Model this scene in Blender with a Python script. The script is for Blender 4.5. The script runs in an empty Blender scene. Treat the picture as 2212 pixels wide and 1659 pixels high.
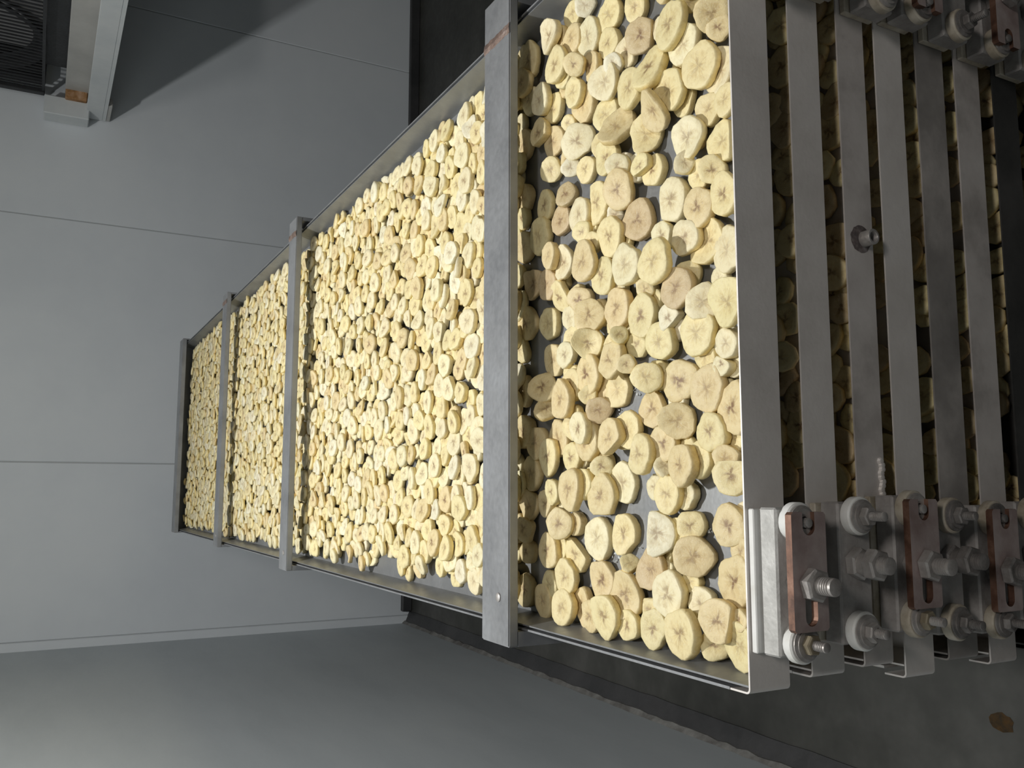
import bpy, bmesh, math, random
import numpy as np
from mathutils import Matrix, Vector

# ------------------------------------------------------------------ camera
# the phone was held sideways: world "up" points to the picture's left
FPX, CU, CV = 1900.0, 829.5, 1106.0
AX = np.array([[0.9927, 0.0006, 0.1203], [-0.1056, -0.4736, 0.8744], [0.0575, -0.8808, -0.4701]])
dY = np.array([600 - CU, 77 - CV, FPX]); dY /= np.linalg.norm(dY)
_b = -((597 - CU) * dY[0] + FPX * dY[2]) / dY[1]
dZ = -np.array([597 - CU, _b, FPX]); dZ /= np.linalg.norm(dZ)
dX = np.cross(dY, dZ)
AX = np.array([dX, dY, dZ])
CAM = np.array([0.1527, -0.5182, 0.4823])

def ray(px, py):
    r = np.array([1659 - py - CU, px - CV, FPX]); return AX @ (r / np.linalg.norm(r))
def on(px, py, axis, val):
    d = ray(px, py); return CAM + d * (val - CAM[axis]) / d[axis]
def proj(p):
    q = AX.T @ (np.asarray(p) - CAM); return q[1] / q[2] * FPX + CV, 1659 - (q[0] / q[2] * FPX + CU)

scene = bpy.context.scene
COL = scene.collection
cam_d = bpy.data.cameras.new('camera'); cam = bpy.data.objects.new('camera', cam_d); COL.objects.link(cam)
cam_d.sensor_fit = 'HORIZONTAL'; cam_d.sensor_width = 36.0; cam_d.lens = FPX / 2212 * 36.0
cam_d.clip_start = 0.01; cam_d.clip_end = 50
M = Matrix.Identity(4)
for r in range(3):
    M[r][0], M[r][1], M[r][2], M[r][3] = AX[r, 1], AX[r, 0], -AX[r, 2], CAM[r]
cam.matrix_world = M
scene.camera = cam

# ------------------------------------------------------------------ light
LAMP = (0.27, 1.05, 1.92)
world = bpy.data.worlds.new('world'); scene.world = world; world.use_nodes = True
world.node_tree.nodes['Background'].inputs[0].default_value = (0.8, 0.9, 1.0, 1)
world.node_tree.nodes['Background'].inputs[1].default_value = 0.0
def area(name, loc, sx, sy, power, col):
    d = bpy.data.lights.new(name, 'AREA'); d.shape = 'RECTANGLE'; d.size = sx; d.size_y = sy; d.energy = power; d.color = col
    o = bpy.data.objects.new(name, d); o.location = loc; COL.objects.link(o); return o
area('ceiling_lamp', LAMP, 0.14, 0.07, 37.0, (1.0, 0.985, 0.95))
lamp2 = area('added_fill_lamp', (0.75, -1.0, 2.0), 0.4, 0.2, 13.0, (1.0, 0.93, 0.87))   # unseen fill lamp, added behind the camera to brighten the tray fronts
lamp2.rotation_euler = (Vector((0.3, 0.2, -0.2)) - Vector((0.75, -1.0, 2.0))).to_track_quat('-Z', 'Y').to_euler()
vs = scene.view_settings
scene.display_settings.display_device = 'sRGB'
vs.view_transform = 'Standard'; vs.look = 'None'; vs.gamma = 1.0; vs.use_curve_mapping = False
vs.exposure = 0.0

# ------------------------------------------------------------------ materials
def mat(name, col, rough=0.6, metal=0.0, spec=0.5):
    m = bpy.data.materials.new(name); m.use_nodes = True
    b = m.node_tree.nodes['Principled BSDF']
    b.inputs['Base Color'].default_value = (*col, 1); b.inputs['Roughness'].default_value = rough
    b.inputs['Metallic'].default_value = metal; b.inputs['Specular IOR Level'].default_value = spec
    return m, m.node_tree, b
def N(nt, t, **kw):
    n = nt.nodes.new(t)
    for k, v in kw.items():
        if k.startswith('i_'):
            key = k[2:]; n.inputs[int(key) if key.isdigit() else key].default_value = v
        else: setattr(n, k, v)
    return n
def ramp(nt, fac, stops, interp='LINEAR'):
    n = nt.nodes.new('ShaderNodeValToRGB'); n.color_ramp.interpolation = interp
    e = n.color_ramp.elements
    while len(e) < len(stops): e.new(0.5)
    for i, (p, c) in enumerate(stops):
        e[i].position = p; e[i].color = (*c, 1) if len(c) == 3 else c
    nt.links.new(fac, n.inputs[0]); return n
def weathered(name, cols, scale=8.0, rough=0.5, metal=0.5, stretch=(1, 1, 1), bump=0.1, fine=120.0, spec=0.5, detail=5):
    """mottled surface: noise picks between the tones of the metal or paint itself"""
    m, nt, b = mat(name, cols[0], rough, metal, spec)
    tc = N(nt, 'ShaderNodeTexCoord'); mp = N(nt, 'ShaderNodeMapping'); mp.inputs['Scale'].default_value = stretch
    nt.links.new(tc.outputs['Object'], mp.inputs[0])
    nz = N(nt, 'ShaderNodeTexNoise', i_Scale=scale, i_Detail=detail, i_Roughness=0.62)
    nt.links.new(mp.outputs[0], nz.inputs['Vector'])
    k = len(cols)
    r = ramp(nt, nz.outputs[0], [(0.32 + 0.36 * i / max(1, k - 1), c) for i, c in enumerate(cols)])
    nt.links.new(r.outputs[0], b.inputs['Base Color'])
    n2 = N(nt, 'ShaderNodeTexNoise', i_Scale=fine, i_Detail=3.0); nt.links.new(mp.outputs[0], n2.inputs['Vector'])
    bp = N(nt, 'ShaderNodeBump', i_Strength=bump, i_Distance=0.002); nt.links.new(n2.outputs[0], bp.inputs['Height'])
    nt.links.new(bp.outputs[0], b.inputs['Normal'])
    rr = N(nt, 'ShaderNodeMapRange'); rr.inputs[3].default_value = max(0.05, rough - 0.1); rr.inputs[4].default_value = min(1, rough + 0.14)
    nt.links.new(n2.outputs[0], rr.inputs[0]); nt.links.new(rr.outputs[0], b.inputs['Roughness'])
    return m
g = lambda v, w=0.0: (v * (1 + w), v, v * (1 - w))
MT = {}
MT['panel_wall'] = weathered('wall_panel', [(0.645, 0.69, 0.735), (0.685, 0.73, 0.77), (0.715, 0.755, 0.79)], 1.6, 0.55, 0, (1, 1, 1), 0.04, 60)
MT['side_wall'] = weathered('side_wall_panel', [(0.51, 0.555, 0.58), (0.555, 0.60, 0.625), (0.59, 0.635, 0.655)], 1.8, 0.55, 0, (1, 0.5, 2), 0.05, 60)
MT['joint'] = mat('wall_joint', (0.44, 0.46, 0.475), 0.8)[0]
MT['dark_wall'] = weathered('dark_wall', [(0.06, 0.06, 0.06), (0.10, 0.10, 0.10)], 2.0, 0.6, 0)
MT['floor'] = weathered('wet_concrete', [(0.030, 0.031, 0.028), (0.052, 0.053, 0.048), (0.088, 0.088, 0.082)], 3.0, 0.5, 0, (1, 1, 1), 0.25, 40)
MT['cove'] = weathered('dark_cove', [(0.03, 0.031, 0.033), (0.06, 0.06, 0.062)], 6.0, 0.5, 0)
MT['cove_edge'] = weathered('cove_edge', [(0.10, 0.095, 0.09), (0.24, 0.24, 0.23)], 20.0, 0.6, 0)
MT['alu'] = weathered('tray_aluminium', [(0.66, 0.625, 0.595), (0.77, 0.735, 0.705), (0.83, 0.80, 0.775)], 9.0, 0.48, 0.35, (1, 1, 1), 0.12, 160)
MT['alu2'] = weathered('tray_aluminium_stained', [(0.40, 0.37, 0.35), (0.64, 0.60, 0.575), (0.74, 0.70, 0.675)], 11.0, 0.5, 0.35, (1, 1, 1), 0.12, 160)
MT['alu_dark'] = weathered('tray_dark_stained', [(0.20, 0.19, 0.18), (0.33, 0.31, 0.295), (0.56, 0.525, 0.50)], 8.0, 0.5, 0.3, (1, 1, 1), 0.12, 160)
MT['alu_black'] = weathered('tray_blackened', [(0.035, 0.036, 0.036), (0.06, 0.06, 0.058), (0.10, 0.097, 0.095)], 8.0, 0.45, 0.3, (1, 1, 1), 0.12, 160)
MT['pan'] = weathered('pan_sheet', [(0.225, 0.235, 0.245), (0.26, 0.27, 0.28), (0.30, 0.31, 0.32)], 14.0, 0.4, 0.45, (1, 1, 1), 0.05, 200)
MT['rack'] = weathered('rack_steel', [(0.23, 0.24, 0.255), (0.295, 0.305, 0.32), (0.34, 0.355, 0.375)], 12.0, 0.45, 0.45, (1, 1, 1), 0.1, 140)
MT['weld'] = weathered('weld_burn', [(0.13, 0.095, 0.085), (0.24, 0.17, 0.14), (0.33, 0.27, 0.25)], 60.0, 0.55, 0.4, (1, 1, 1), 0.5, 300)
MT['burn'] = weathered('weld_heat_stain', [(0.07, 0.065, 0.07), (0.17, 0.14, 0.135), (0.34, 0.31, 0.30)], 90.0, 0.55, 0.4, (1, 1, 1), 0.4, 300)
MT['block'] = weathered('terminal_block', [(0.36, 0.36, 0.345), (0.46, 0.46, 0.445), (0.56, 0.56, 0.545)], 40.0, 0.55, 0.2, (1, 1, 1), 0.2, 300)
MT['white'] = weathered('white_insulator', [(0.66, 0.66, 0.62), (0.78, 0.79, 0.77), (0.84, 0.85, 0.84)], 30.0, 0.45, 0)
MT['dull_white'] = weathered('dull_insulator', [(0.26, 0.225, 0.165), (0.42, 0.375, 0.30), (0.52, 0.49, 0.42)], 45.0, 0.5, 0)  # darker, browner tone of the white insulators and spacers
MT['bolt'] = weathered('bolt_steel', [(0.30, 0.28, 0.265), (0.42, 0.40, 0.385), (0.50, 0.485, 0.47)], 60.0, 0.45, 0.5, (1, 1, 1), 0.15, 400)
MT['bolt_dark'] = weathered('bolt_steel_dark', [(0.13, 0.125, 0.12), (0.24, 0.225, 0.215), (0.34, 0.325, 0.315)], 60.0, 0.5, 0.5, (1, 1, 1), 0.15, 400)
MT['brass_nut'] = weathered('nut_yellowed', [(0.20, 0.165, 0.11), (0.33, 0.29, 0.21)], 60.0, 0.5, 0.4)
MT['block_dim'] = weathered('terminal_block_dull', [(0.24, 0.225, 0.215), (0.33, 0.315, 0.305), (0.40, 0.385, 0.375)], 40.0, 0.55, 0.2, (1, 1, 1), 0.2, 300)
MT['copper'] = weathered('busbar_copper', [(0.30, 0.225, 0.21), (0.42, 0.34, 0.325), (0.52, 0.45, 0.435)], 26.0, 0.5, 0.4, (1, 1, 1), 0.1, 250)
MT['copper_edge'] = weathered('busbar_copper_edge', [(0.08, 0.042, 0.03), (0.15, 0.078, 0.053), (0.24, 0.14, 0.10)], 60.0, 0.45, 0.5)
MT['black'] = weathered('unit_black', [(0.012, 0.013, 0.015), (0.022, 0.024, 0.027)], 10.0, 0.5, 0.0)
MT['unit_grey'] = weathered('unit_grey', [(0.40, 0.40, 0.385), (0.50, 0.50, 0.48)], 6.0, 0.55, 0.0)
MT['unit_white'] = weathered('unit_white', [(0.56, 0.60, 0.62), (0.66, 0.69, 0.70)], 6.0, 0.5, 0.0)
MT['rust'] = weathered('rust', [(0.10, 0.05, 0.02), (0.32, 0.17, 0.07), (0.50, 0.33, 0.22)], 22.0, 0.8, 0.0)
MT['coil'] = weathered('coil_fins', [(0.20, 0.20, 0.20), (0.36, 0.35, 0.36)], 6.0, 0.5, 0.3, (30, 1, 1))
MT['spot_rust'] = weathered('floor_rust', [(0.035, 0.03, 0.02), (0.11, 0.06, 0.02)], 50.0, 0.8)
MT['ice'] = mat('ice_flake', (0.72, 0.77, 0.80), 0.25)[0]

def banana_material():
    m, nt, b = mat('banana_flesh', (0.8, 0.7, 0.45), 0.5, 0, 0.35)
    L = nt.links
    uv = N(nt, 'ShaderNodeUVMap', uv_map='disc'); sep = N(nt, 'ShaderNodeSeparateXYZ'); L.new(uv.outputs[0], sep.inputs[0])
    ln = N(nt, 'ShaderNodeVectorMath', operation='LENGTH'); L.new(uv.outputs[0], ln.inputs[0])
    tint = N(nt, 'ShaderNodeAttribute', attribute_name='tint')
    geo = N(nt, 'ShaderNodeNewGeometry')
    n1 = N(nt, 'ShaderNodeTexNoise', i_Scale=170.0, i_Detail=4.0, i_Roughness=0.6); L.new(geo.outputs['Position'], n1.inputs['Vector'])
    n2 = N(nt, 'ShaderNodeTexNoise', i_Scale=900.0, i_Detail=2.0); L.new(geo.outputs['Position'], n2.inputs['Vector'])
    # distorted radius
    ad = N(nt, 'ShaderNodeMath', operation='MULTIPLY_ADD'); L.new(n1.outputs[0], ad.inputs[0]); ad.inputs[1].default_value = 0.36
    sb = N(nt, 'ShaderNodeMath', operation='SUBTRACT'); L.new(ln.outputs['Value'], sb.inputs[0]); sb.inputs[1].default_value = 0.18
    L.new(sb.outputs[0], ad.inputs[2])
    # three seed arms
    at = N(nt, 'ShaderNodeMath', operation='ARCTAN2'); L.new(sep.outputs[1], at.inputs[0]); L.new(sep.outputs[0], at.inputs[1])
    n4 = N(nt, 'ShaderNodeTexNoise', i_Scale=75.0, i_Detail=2.0); L.new(geo.outputs['Position'], n4.inputs['Vector'])
    t9 = N(nt, 'ShaderNodeMath', operation='MULTIPLY'); L.new(n4.outputs[0], t9.inputs[0]); t9.inputs[1].default_value = 14.0
    m3 = N(nt, 'ShaderNodeMath', operation='MULTIPLY_ADD'); L.new(at.outputs[0], m3.inputs[0]); m3.inputs[1].default_value = 3.0; L.new(t9.outputs[0], m3.inputs[2])
    cs = N(nt, 'ShaderNodeMath', operation='COSINE'); L.new(m3.outputs[0], cs.inputs[0])
    arm = N(nt, 'ShaderNodeMath', operation='MULTIPLY_ADD'); L.new(cs.outputs[0], arm.inputs[0]); arm.inputs[1].default_value = -0.13; L.new(ad.outputs[0], arm.inputs[2])
    core = ramp(nt, arm.outputs[0], [(0.0, (1, 1, 1)), (0.12, (0.80, 0.80, 0.80)), (0.26, (0.22, 0.22, 0.22)), (0.44, (0, 0, 0))])
    zone = ramp(nt, ad.outputs[0], [(0.0, (0.75, 0.75, 0.75)), (0.45, (0.5, 0.5, 0.5)), (0.68, (0.0, 0.0, 0.0)), (1.0, (0.0, 0.0, 0.0))])
    # radial fibres in the ring around the core
    m9 = N(nt, 'ShaderNodeMath', operation='MULTIPLY'); L.new(at.outputs[0], m9.inputs[0]); m9.inputs[1].default_value = 5.0
    cmb = N(nt, 'ShaderNodeCombineXYZ'); L.new(m9.outputs[0], cmb.inputs[0]); L.new(ln.outputs['Value'], cmb.inputs[1]); L.new(tint.outputs['Alpha'], cmb.inputs[2])
    nf = N(nt, 'ShaderNodeTexNoise', i_Scale=1.3, i_Detail=2.0); L.new(cmb.outputs[0], nf.inputs['Vector'])
    fib = ramp(nt, nf.outputs[0], [(0.42, (1, 1, 1)), (0.62, (0.0, 0.0, 0.0))])
    zf = N(nt, 'ShaderNodeMath', operation='MULTIPLY'); L.new(zone.outputs[0], zf.inputs[0]); L.new(fib.outputs[0], zf.inputs[1])
    zs = N(nt, 'ShaderNodeMath', operation='MULTIPLY'); L.new(zf.outputs[0], zs.inputs[0]); zs.inputs[1].default_value = 0.85
    mx1 = N(nt, 'ShaderNodeMixRGB', blend_type='MULTIPLY'); L.new(zs.outputs[0], mx1.inputs[0]); L.new(tint.outputs['Color'], mx1.inputs[1]); mx1.inputs[2].default_value = (0.80, 0.70, 0.52, 1)
    cst = N(nt, 'ShaderNodeMath', operation='MULTIPLY'); L.new(core.outputs[0], cst.inputs[0]); L.new(tint.outputs['Alpha'], cst.inputs[1])
    mx2 = N(nt, 'ShaderNodeMixRGB'); L.new(cst.outputs[0], mx2.inputs[0]); L.new(mx1.outputs[0], mx2.inputs[1]); mx2.inputs[2].default_value = (0.27, 0.165, 0.085, 1)
    # cut side of the slice: a little yellower
    side = ramp(nt, ln.outputs['Value'], [(0.62, (0, 0, 0)), (0.72, (1, 1, 1))])
    side.inputs[0].default_value = 0
    hf = N(nt, 'ShaderNodeMath', operation='MULTIPLY'); L.new(ln.outputs['Value'], hf.inputs[0]); hf.inputs[1].default_value = 0.62
    L.new(hf.outputs[0], side.inputs[0])
    sst = N(nt, 'ShaderNodeMath', operation='MULTIPLY'); L.new(side.outputs[0], sst.inputs[0]); sst.inputs[1].default_value = 0.6
    mx3 = N(nt, 'ShaderNodeMixRGB', blend_type='MULTIPLY'); L.new(sst.outputs[0], mx3.inputs[0]); L.new(mx2.outputs[0], mx3.inputs[1]); mx3.inputs[2].default_value = (0.96, 0.86, 0.62, 1)
    # mottling and frost
    mot = ramp(nt, n1.outputs[0], [(0.30, (0.80, 0.75, 0.68)), (0.52, (1, 1, 1))])
    mx4 = N(nt, 'ShaderNodeMixRGB', blend_type='MULTIPLY'); mx4.inputs[0].default_value = 0.7; L.new(mx3.outputs[0], mx4.inputs[1]); L.new(mot.outputs[0], mx4.inputs[2])
    fro = ramp(nt, n2.outputs[0], [(0.60, (0, 0, 0)), (0.74, (0.45, 0.45, 0.45))])
    mx5 = N(nt, 'ShaderNodeMixRGB'); L.new(fro.outputs[0], mx5.inputs[0]); L.new(mx4.outputs[0], mx5.inputs[1]); mx5.inputs[2].default_value = (0.88, 0.84, 0.72, 1)
    L.new(mx5.outputs[0], b.inputs['Base Color'])
    bp = N(nt, 'ShaderNodeBump', i_Strength=0.35, i_Distance=0.0015); L.new(n1.outputs[0], bp.inputs['Height'])
    bp2 = N(nt, 'ShaderNodeBump', i_Strength=0.25, i_Distance=0.0006); L.new(n2.outputs[0], bp2.inputs['Height']); L.new(bp.outputs[0], bp2.inputs['Normal'])
    L.new(bp2.outputs[0], b.inputs['Normal'])
    return m
MT['banana'] = banana_material()

# ------------------------------------------------------------------ helpers
def link(o, parent=None):
    COL.objects.link(o)
    if parent: o.parent = parent
    return o
def tag(o, label=None, cat=None, group=None, kind=None):
    if label: o['label'] = label
    if cat: o['category'] = cat
    if group: o['group'] = group
    if kind: o['kind'] = kind
    return o
def empty(name, loc=(0, 0, 0)):
    o = bpy.data.objects.new(name, None); o.location = loc; o.empty_display_size = 0.02; return link(o)
def obj(name, bm, material, parent=None, smooth=False, loc=None):
    me = bpy.data.meshes.new(name); bm.normal_update(); bm.to_mesh(me); bm.free()
    me.materials.append(MT[material])
    if smooth:
        for p in me.polygons: p.use_smooth = True
        if hasattr(me, 'set_sharp_from_angle'): me.set_sharp_from_angle(angle=math.radians(38))
    o = bpy.data.objects.new(name, me)
    if loc: o.location = loc
    return link(o, parent)
def box(x0, x1, y0, y1, z0, z1, bev=0.0, seg=1, bm=None):
    new = bm is None
    if new: bm = bmesh.new()
    vs_ = [bm.verts.new(p) for p in ((x0, y0, z0), (x1, y0, z0), (x1, y1, z0), (x0, y1, z0), (x0, y0, z1), (x1, y0, z1), (x1, y1, z1), (x0, y1, z1))]
    for f in ((3, 2, 1, 0), (4, 5, 6, 7), (0, 1, 5, 4), (1, 2, 6, 5), (2, 3, 7, 6), (3, 0, 4, 7)):
        bm.faces.new([vs_[i] for i in f])
    if bev > 0 and new: bmesh.ops.bevel(bm, geom=bm.edges[:], offset=bev, segments=seg, affect='EDGES')
    return bm
def lathe(prof, n=20, cx=0, cz=0, cy=0, bm=None, hexa=False, rot=0.0):
    """profile of (radius, outward distance) spun about the -Y axis through (cx, cy, cz)"""
    bm = bm or bmesh.new(); rings = []
    for r, d in prof:
        if r <= 1e-6: rings.append([bm.verts.new((cx, cy - d, cz))])
        else: rings.append([bm.verts.new((cx + r * math.cos(rot + 2 * math.pi * k / n), cy - d, cz + r * math.sin(rot + 2 * math.pi * k / n))) for k in range(n)])
    for a, b2 in zip(rings[:-1], rings[1:]):
        for k in range(n):
            k2 = (k + 1) % n
            if len(a) == 1 and len(b2) == 1: continue
            if len(a) == 1: f = [a[0], b2[k], b2[k2]]
            elif len(b2) == 1: f = [a[k2], a[k], b2[0]]
            else: f = [a[k2], a[k], b2[k], b2[k2]]
            bm.faces.new(f)
    bmesh.ops.recalc_face_normals(bm, faces=bm.faces[:])
    return bm
def prism_poly(outer, holes, y0, y1):
    """plate in the XZ plane with openings, extruded from y0 to y1"""
    bm = bmesh.new()
    def loop(pts, y): return [bm.verts.new((p[0], y, p[1])) for p in pts]
    edges = []
    for pts in [outer] + holes:
        l = loop(pts, y0)
        for i in range(len(l)): edges.append(bm.edges.new((l[i], l[(i + 1) % len(l)])))
    r = bmesh.ops.triangle_fill(bm, use_beauty=True, use_dissolve=False, edges=edges)
    faces = [f for f in r['geom'] if isinstance(f, bmesh.types.BMFace)]
    ex = bmesh.ops.extrude_face_region(bm, geom=faces)
    bmesh.ops.translate(bm, vec=(0, y1 - y0, 0), verts=[v for v in ex['geom'] if isinstance(v, bmesh.types.BMVert)])
    bmesh.ops.recalc_face_normals(bm, faces=bm.faces[:])
    return bm
def copy_tree(o, parent=None, dx=(0, 0, 0)):
    c = o.copy(); COL.objects.link(c); c.parent = parent
    c.location = Vector(o.location) + Vector(dx)
    for ch in o.children: copy_tree(ch, c)
    return c

ORD = ['first', 'second', 'third', 'fourth', 'fifth', 'sixth', 'seventh', 'eighth', 'ninth', 'tenth', 'eleventh', 'twelfth', 'thirteenth', 'fourteenth', 'fifteenth', 'sixteenth', 'seventeenth', 'eighteenth', 'nineteenth', 'twentieth']
def ordinal(i):
    if i < 20: return ORD[i]
    tens = {2: 'twenty', 3: 'thirty', 4: 'forty'}[(i + 1) // 10]; u = (i + 1) % 10
    return tens + '-' + ORD[u - 1] if u else tens[:-1] + 'ieth'

# ------------------------------------------------------------------ the room
YB, ZF, ZC, XR, YF = 3.6, -1.165, 2.1, 3.6, -2.4
def xl(y): return -0.488 - 0.0097 * (YB - y)
tag(obj('floor', box(-0.75, XR + 0.1, YF - 0.1, YB + 0.1, ZF - 0.1, ZF), 'floor'), kind='structure')
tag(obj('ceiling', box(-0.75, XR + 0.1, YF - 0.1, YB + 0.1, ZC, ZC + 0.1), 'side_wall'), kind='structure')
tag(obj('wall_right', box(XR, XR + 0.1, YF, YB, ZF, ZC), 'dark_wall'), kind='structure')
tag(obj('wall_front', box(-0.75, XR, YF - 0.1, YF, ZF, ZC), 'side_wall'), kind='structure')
wb = tag(obj('wall_back', box(-0.6, XR, YB + 0.004, YB + 0.1, ZF, ZC), 'joint'), kind='structure')
seams = [-0.452, 0.268, 1.304, 2.329, 3.35, 3.59]
for a, b_ in zip(seams[:-1], seams[1:]):
    obj('wall_panel', box(a + 0.0022, b_ - 0.0022, YB, YB + 0.012, ZF, ZC, 0.002), 'panel_wall', wb)
obj('corner_strip', box(-0.50, -0.452, YB - 0.004, YB + 0.012, ZF, ZC, 0.003), 'panel_wall', wb)
bm = bmesh.new()
P = [(xl(YF), YF), (xl(YB), YB), (xl(YB) - 0.1, YB), (xl(YF) - 0.1, YF)]
lo = [bm.verts.new((x, y, ZF)) for x, y in P]; hi = [bm.verts.new((x, y, ZC)) for x, y in P]
bm.faces.new(lo[::-1]); bm.faces.new(hi)
for i in range(4): bm.faces.new([lo[i], lo[(i + 1) % 4], hi[(i + 1) % 4], hi[i]])
bmesh.ops.recalc_face_normals(bm, faces=bm.faces[:])
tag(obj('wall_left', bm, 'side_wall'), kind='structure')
# dark cove along the left wall: a wedge with a ragged pale edge
rng = random.Random(4)
def strip(name, x_in, x_out, z_in, z_out, material, n=60, jag=0.0):
    bm = bmesh.new(); rows = []
    for i in range(n + 1):
        y = YF + (YB - YF) * i / n; j = rng.uniform(-jag, jag)
        rows.append([bm.verts.new((xl(y) + x_in + j, y, ZF + 0.0006)), bm.verts.new((xl(y) + x_in + j, y, ZF + z_in)), bm.verts.new((xl(y) + x_out, y, ZF + z_out + j)), bm.verts.new((xl(y) + x_out, y, ZF + 0.0006))])
    for a, b_ in zip(rows[:-1], rows[1:]):
        for k in range(4): bm.faces.new([a[k], a[(k + 1) % 4], b_[(k + 1) % 4], b_[k]])
    bmesh.ops.recalc_face_normals(bm, faces=bm.faces[:])
    return tag(obj(name, bm, material), kind='structure')
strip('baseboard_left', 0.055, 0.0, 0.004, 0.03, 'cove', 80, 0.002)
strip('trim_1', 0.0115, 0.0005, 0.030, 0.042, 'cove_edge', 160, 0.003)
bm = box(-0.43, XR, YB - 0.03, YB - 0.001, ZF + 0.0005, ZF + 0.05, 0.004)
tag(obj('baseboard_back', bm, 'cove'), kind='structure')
# rust blot on the floor
bm = bmesh.new(); n = 14
c = bm.verts.new((0, 0, 0.0022)); rg = [bm.verts.new((0.020 * rng.uniform(0.7, 1.2) * math.cos(2 * math.pi * k / n), 0.026 * rng.uniform(0.7, 1.2) * math.sin(2 * math.pi * k / n), 0.0004)) for k in range(n)]
for k in range(n): bm.faces.new([c, rg[k], rg[(k + 1) % n]])
tag(obj('rust_blot', bm, 'spot_rust', loc=(-0.285, 0.572, ZF)), 'small rusty brown blot on the dark floor beside the tray stack', 'rust stain')

# ------------------------------------------------------------------ trays
W, LEN = 0.72, 3.10
# (z of the rim, height of the front panel, x of the photo-bottom end, extra stick-out, metal, slope dz over the width)
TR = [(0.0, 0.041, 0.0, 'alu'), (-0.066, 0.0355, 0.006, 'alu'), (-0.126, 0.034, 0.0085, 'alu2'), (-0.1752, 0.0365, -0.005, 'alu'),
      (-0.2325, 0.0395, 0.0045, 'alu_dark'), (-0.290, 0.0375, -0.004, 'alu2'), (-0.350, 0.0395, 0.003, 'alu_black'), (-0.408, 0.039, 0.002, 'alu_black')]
POSW = ['topmost', 'second', 'third', 'fourth', 'fifth', 'sixth', 'seventh', 'eighth']
def nut(parent, cx, cz, d0, hgt, rad, material, rot=0.2):
    return obj('hex_nut', lathe([(rad * 0.55, d0), (rad * 0.93, d0), (rad, d0 + hgt * 0.1), (rad, d0 + hgt * 0.85), (rad * 0.86, d0 + hgt), (rad * 0.55, d0 + hgt)], 6, cx, cz, rot=rot), material, parent)
def stud(parent, cx, cz, d0, d1, rad, material, pitch=0.0016):
    pr = [(0, d0), (rad, d0)]; d = d0
    while d < d1 - pitch * 1.2:
        pr += [(rad, d + pitch * 0.25), (rad * 0.84, d + pitch * 0.55), (rad, d + pitch)]; d += pitch
    pr += [(rad * 0.96, d1 - 0.0004), (rad * 0.8, d1), (0, d1)]
    return obj('stud', lathe(pr, 14, cx, cz), material, parent, True)
def insulator(parent, cx, cz, d0, rad, material, wm):
    o = obj('insulator', lathe([(rad * 0.4, d0), (rad * 0.95, d0), (rad, d0 + 0.001), (rad, d0 + 0.0075), (rad * 0.93, d0 + 0.0088), (rad * 0.4, d0 + 0.0088)], 28, cx, cz), material, parent, True)
    obj('washer', lathe([(rad * 0.3, d0 + 0.0088), (rad * 0.86, d0 + 0.0088), (rad * 0.86, d0 + 0.0104), (rad * 0.70, d0 + 0.0110), (rad * 0.70, d0 + 0.0122), (rad * 0.3, d0 + 0.0122)], 24, cx, cz), wm, parent, True)
    return o
def arc(cx, cz, r, a0, a1, n):
    return [(cx + r * math.cos(math.radians(a0 + (a1 - a0) * k / n)), cz + r * math.sin(math.radians(a0 + (a1 - a0) * k / n))) for k in range(n + 1)]
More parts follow.
